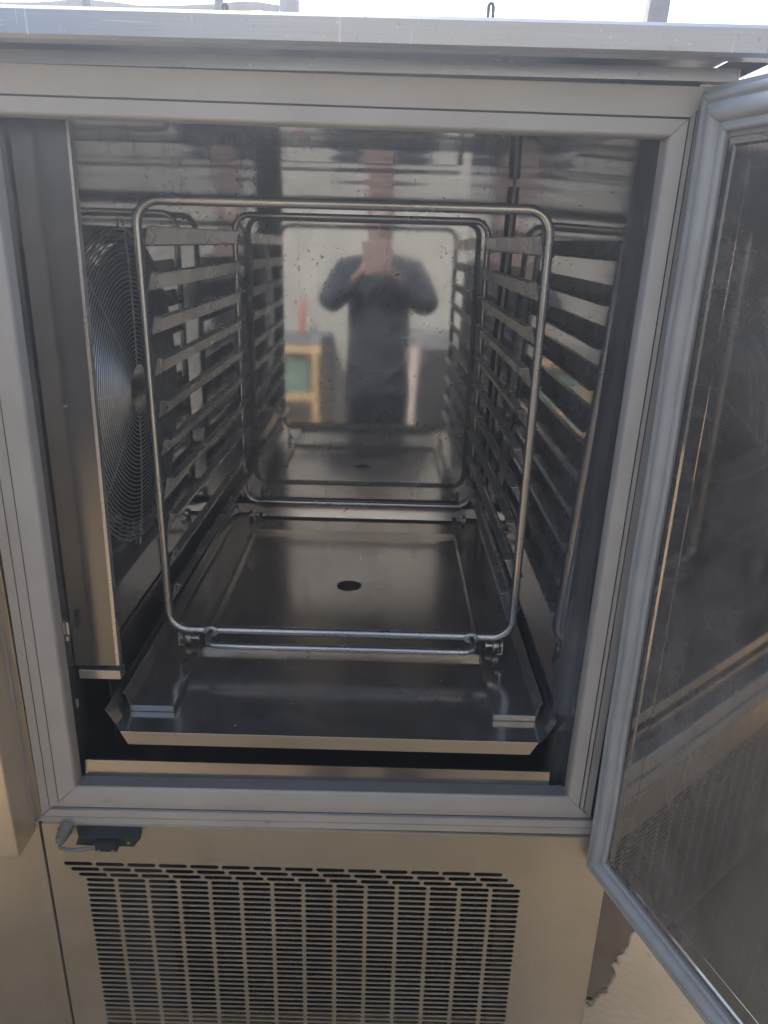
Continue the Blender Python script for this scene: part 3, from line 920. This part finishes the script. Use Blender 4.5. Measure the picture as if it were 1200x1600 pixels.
be = [('pel','waist'),('waist','chest'),('chest','neck0'),('neck0','neck'),('neck','head0'),('head0','head1'),('head1','head2'),
      ('neck0','sl'),('sl','el'),('el','wl'),('wl','hl'),('neck0','sr'),('sr','er'),('er','wr'),('wr','hr'),
      ('pel','hipl'),('hipl','knl'),('knl','anl'),('anl','tol'),('pel','hipr'),('hipr','knr'),('knr','anr'),('anr','tor')]
# fingers wrapped over the front of the phone
for nm, h, sgn in (('l', LH, 1), ('r', RH, -1)):
    for i, ln in enumerate((.040, .047, .044, .034)):
        zz = h[2] + .027 - i*.019
        a_ = T(h[0] + sgn*(.012), h[1]+.012, zz); b_ = T(h[0] + sgn*(.012+ln*.45), h[1]+.036, zz+.003)
        c_ = T(h[0] + sgn*(.012+ln*1.0), h[1]+.045, zz+.004); d_ = T(h[0] + sgn*(.012+ln*1.45), h[1]+.040, zz+.002)
        for q_, p_, r_ in (('a',a_,.0098),('b',b_,.0092),('c',c_,.0085),('d',d_,.0075)): body[f'f{nm}{i}{q_}'] = (p_, r_)
        be += [('h'+nm, f'f{nm}{i}a'), (f'f{nm}{i}a', f'f{nm}{i}b'), (f'f{nm}{i}b', f'f{nm}{i}c'), (f'f{nm}{i}c', f'f{nm}{i}d')]
    a_ = T(h[0]+sgn*.004, h[1]-.008, h[2]+.028); b_ = T(h[0]+sgn*.020, h[1]-.014, h[2]+.058)
    body[f't{nm}a'] = (a_, .012); body[f't{nm}b'] = (b_, .010)
    be += [('h'+nm, f't{nm}a'), (f't{nm}a', f't{nm}b')]
skin('body', (body, be), M_SKIN, PER)
jk = {'hem': (T(0,0,.42), (.235,.16)), 'waist': (T(0,0,1.02), (.205,.15)), 'chest': (T(0,0,1.28), (.215,.15)), 'top': (T(0,-.01,1.41), (.15,.11)), 'col': (T(0,-.01,1.50), (.085,.08)),
      'sl': (T(-.20,0,1.385), .098), 'el': (T(-.315,.07,1.20), .082), 'ml': (T(-.235,.18,1.26), .070), 'cl': (T(LH[0]-.045,LH[1]-.07,LH[2]-.055), .046),
      'sr': (T(.20,0,1.385), .098), 'er': (T(.30,.07,1.20), .082), 'mr': (T(.205,.18,1.26), .070), 'cr': (T(RH[0]+.045,RH[1]-.07,RH[2]-.055), .046)}
je = [('hem','waist'),('waist','chest'),('chest','top'),('top','col'),('top','sl'),('sl','el'),('el','ml'),('ml','cl'),('top','sr'),('sr','er'),('er','mr'),('mr','cr')]
skin('jacket', (jk, je), M_CLOTH, PER, root=1)
tr = {'w': (T(0,0,.92), (.16,.13)), 'hl': (T(-.10,0,.82), .105), 'kl': (T(-.12,.02,.48), .085), 'al': (T(-.13,0,.09), .07),
      'hr': (T(.10,0,.82), .105), 'kr': (T(.12,.02,.48), .085), 'ar': (T(.13,0,.09), .07)}
skin('trousers', (tr, [('w','hl'),('hl','kl'),('kl','al'),('w','hr'),('hr','kr'),('kr','ar')]), M_TROU, PER)
hr_ = {'a': (T(0,-.045,1.70), (.092,.075)), 'b': (T(0,-.02,1.765), (.092,.095)), 'c': (T(0,.055,1.772), (.078,.045))}
skin('hair', (hr_, [('a','b'),('b','c')]), M_HAIR, PER)
nose = {'a': (T(0,.105,1.69), .010), 'b': (T(0,.122,1.655), .014)}
skin('nose', (nose, [('a','b')]), M_SKIN, PER)
for s_ in (-1, 1):
    ea = {'a': (T(s_*.082,.0,1.69), (.008,.016)), 'b': (T(s_*.086,-.002,1.65), (.007,.012))}
    skin('ear', (ea, [('a','b')]), M_SKIN, PER)
    q = MB(); q.tube([T(s_*.032,.098,1.685), T(s_*.032,.108,1.685)], [.013,.008], 12)
    link('eye', q, M_BLACK, PER)
q = MB(); q.tube([T(-.025,.099,1.622), T(0,.106,1.619), T(.025,.099,1.622)], .005, 8)
link('mouth', q, M_SKIN, PER)
for s_ in (-1, 1):
    q = MB(); q.tube([T(s_*.13,-.06,.045), T(s_*.135,.05,.05), T(s_*.145,.17,.04), T(s_*.146,.20,.036)], [.042,.048,.044,.028], 12)
    link('shoe', q, M_BLACK, PER)
# phone in an opened wallet case
PH_ = thing('phone', tuple(CAM - fw*.02), 'phone in a pink wallet case held up in front of the face', 'phone')
def P3(u, v, n): return tuple(CAM + RR*u + UU*v - fw*n)
def pbox(q, u0, u1, v0, v1, n0, n1):
    q.hexa([P3(u0,v0,n0), P3(u1,v0,n0), P3(u1,v0,n1), P3(u0,v0,n1), P3(u0,v1,n0), P3(u1,v1,n0), P3(u1,v1,n1), P3(u0,v1,n1)])
q = MB(); pbox(q, -.052, .026, -.140, .018, .004, .013)
link('case_back', q, M_PHONE, PH_, .003)
q = MB(); pbox(q, -.140, -.055, -.140, .018, .005, .009)
link('case_cover', q, M_PHONE, PH_, .002)
for vv in (.0, -.016, -.032):
    q = MB(); q.tube([P3(0, vv, .0042), P3(0, vv, .0030)], .0062, 16)
    link('camera_lens', q, M_GLASSB, PH_)

# ------------------------------------------------------------------ pale air volume added to stand in for lens glare
q = MB(); q.box(-62, 62, -62, 62, -1, 4.2)
hz = link('glare_haze', q, None, smooth=0)
hz['kind'] = 'stuff'
mh = bpy.data.materials.new('glare_haze'); mh.use_nodes = True
nh = mh.node_tree; nh.nodes.clear()
pv = nh.nodes.new('ShaderNodeVolumePrincipled')
pv.inputs['Color'].default_value = (.72, .83, 1.0, 1)
pv.inputs['Density'].default_value = .055
pv.inputs['Anisotropy'].default_value = .74
ho = nh.nodes.new('ShaderNodeOutputMaterial')
nh.links.new(pv.outputs[0], ho.inputs['Volume'])
hz.data.materials.append(mh)
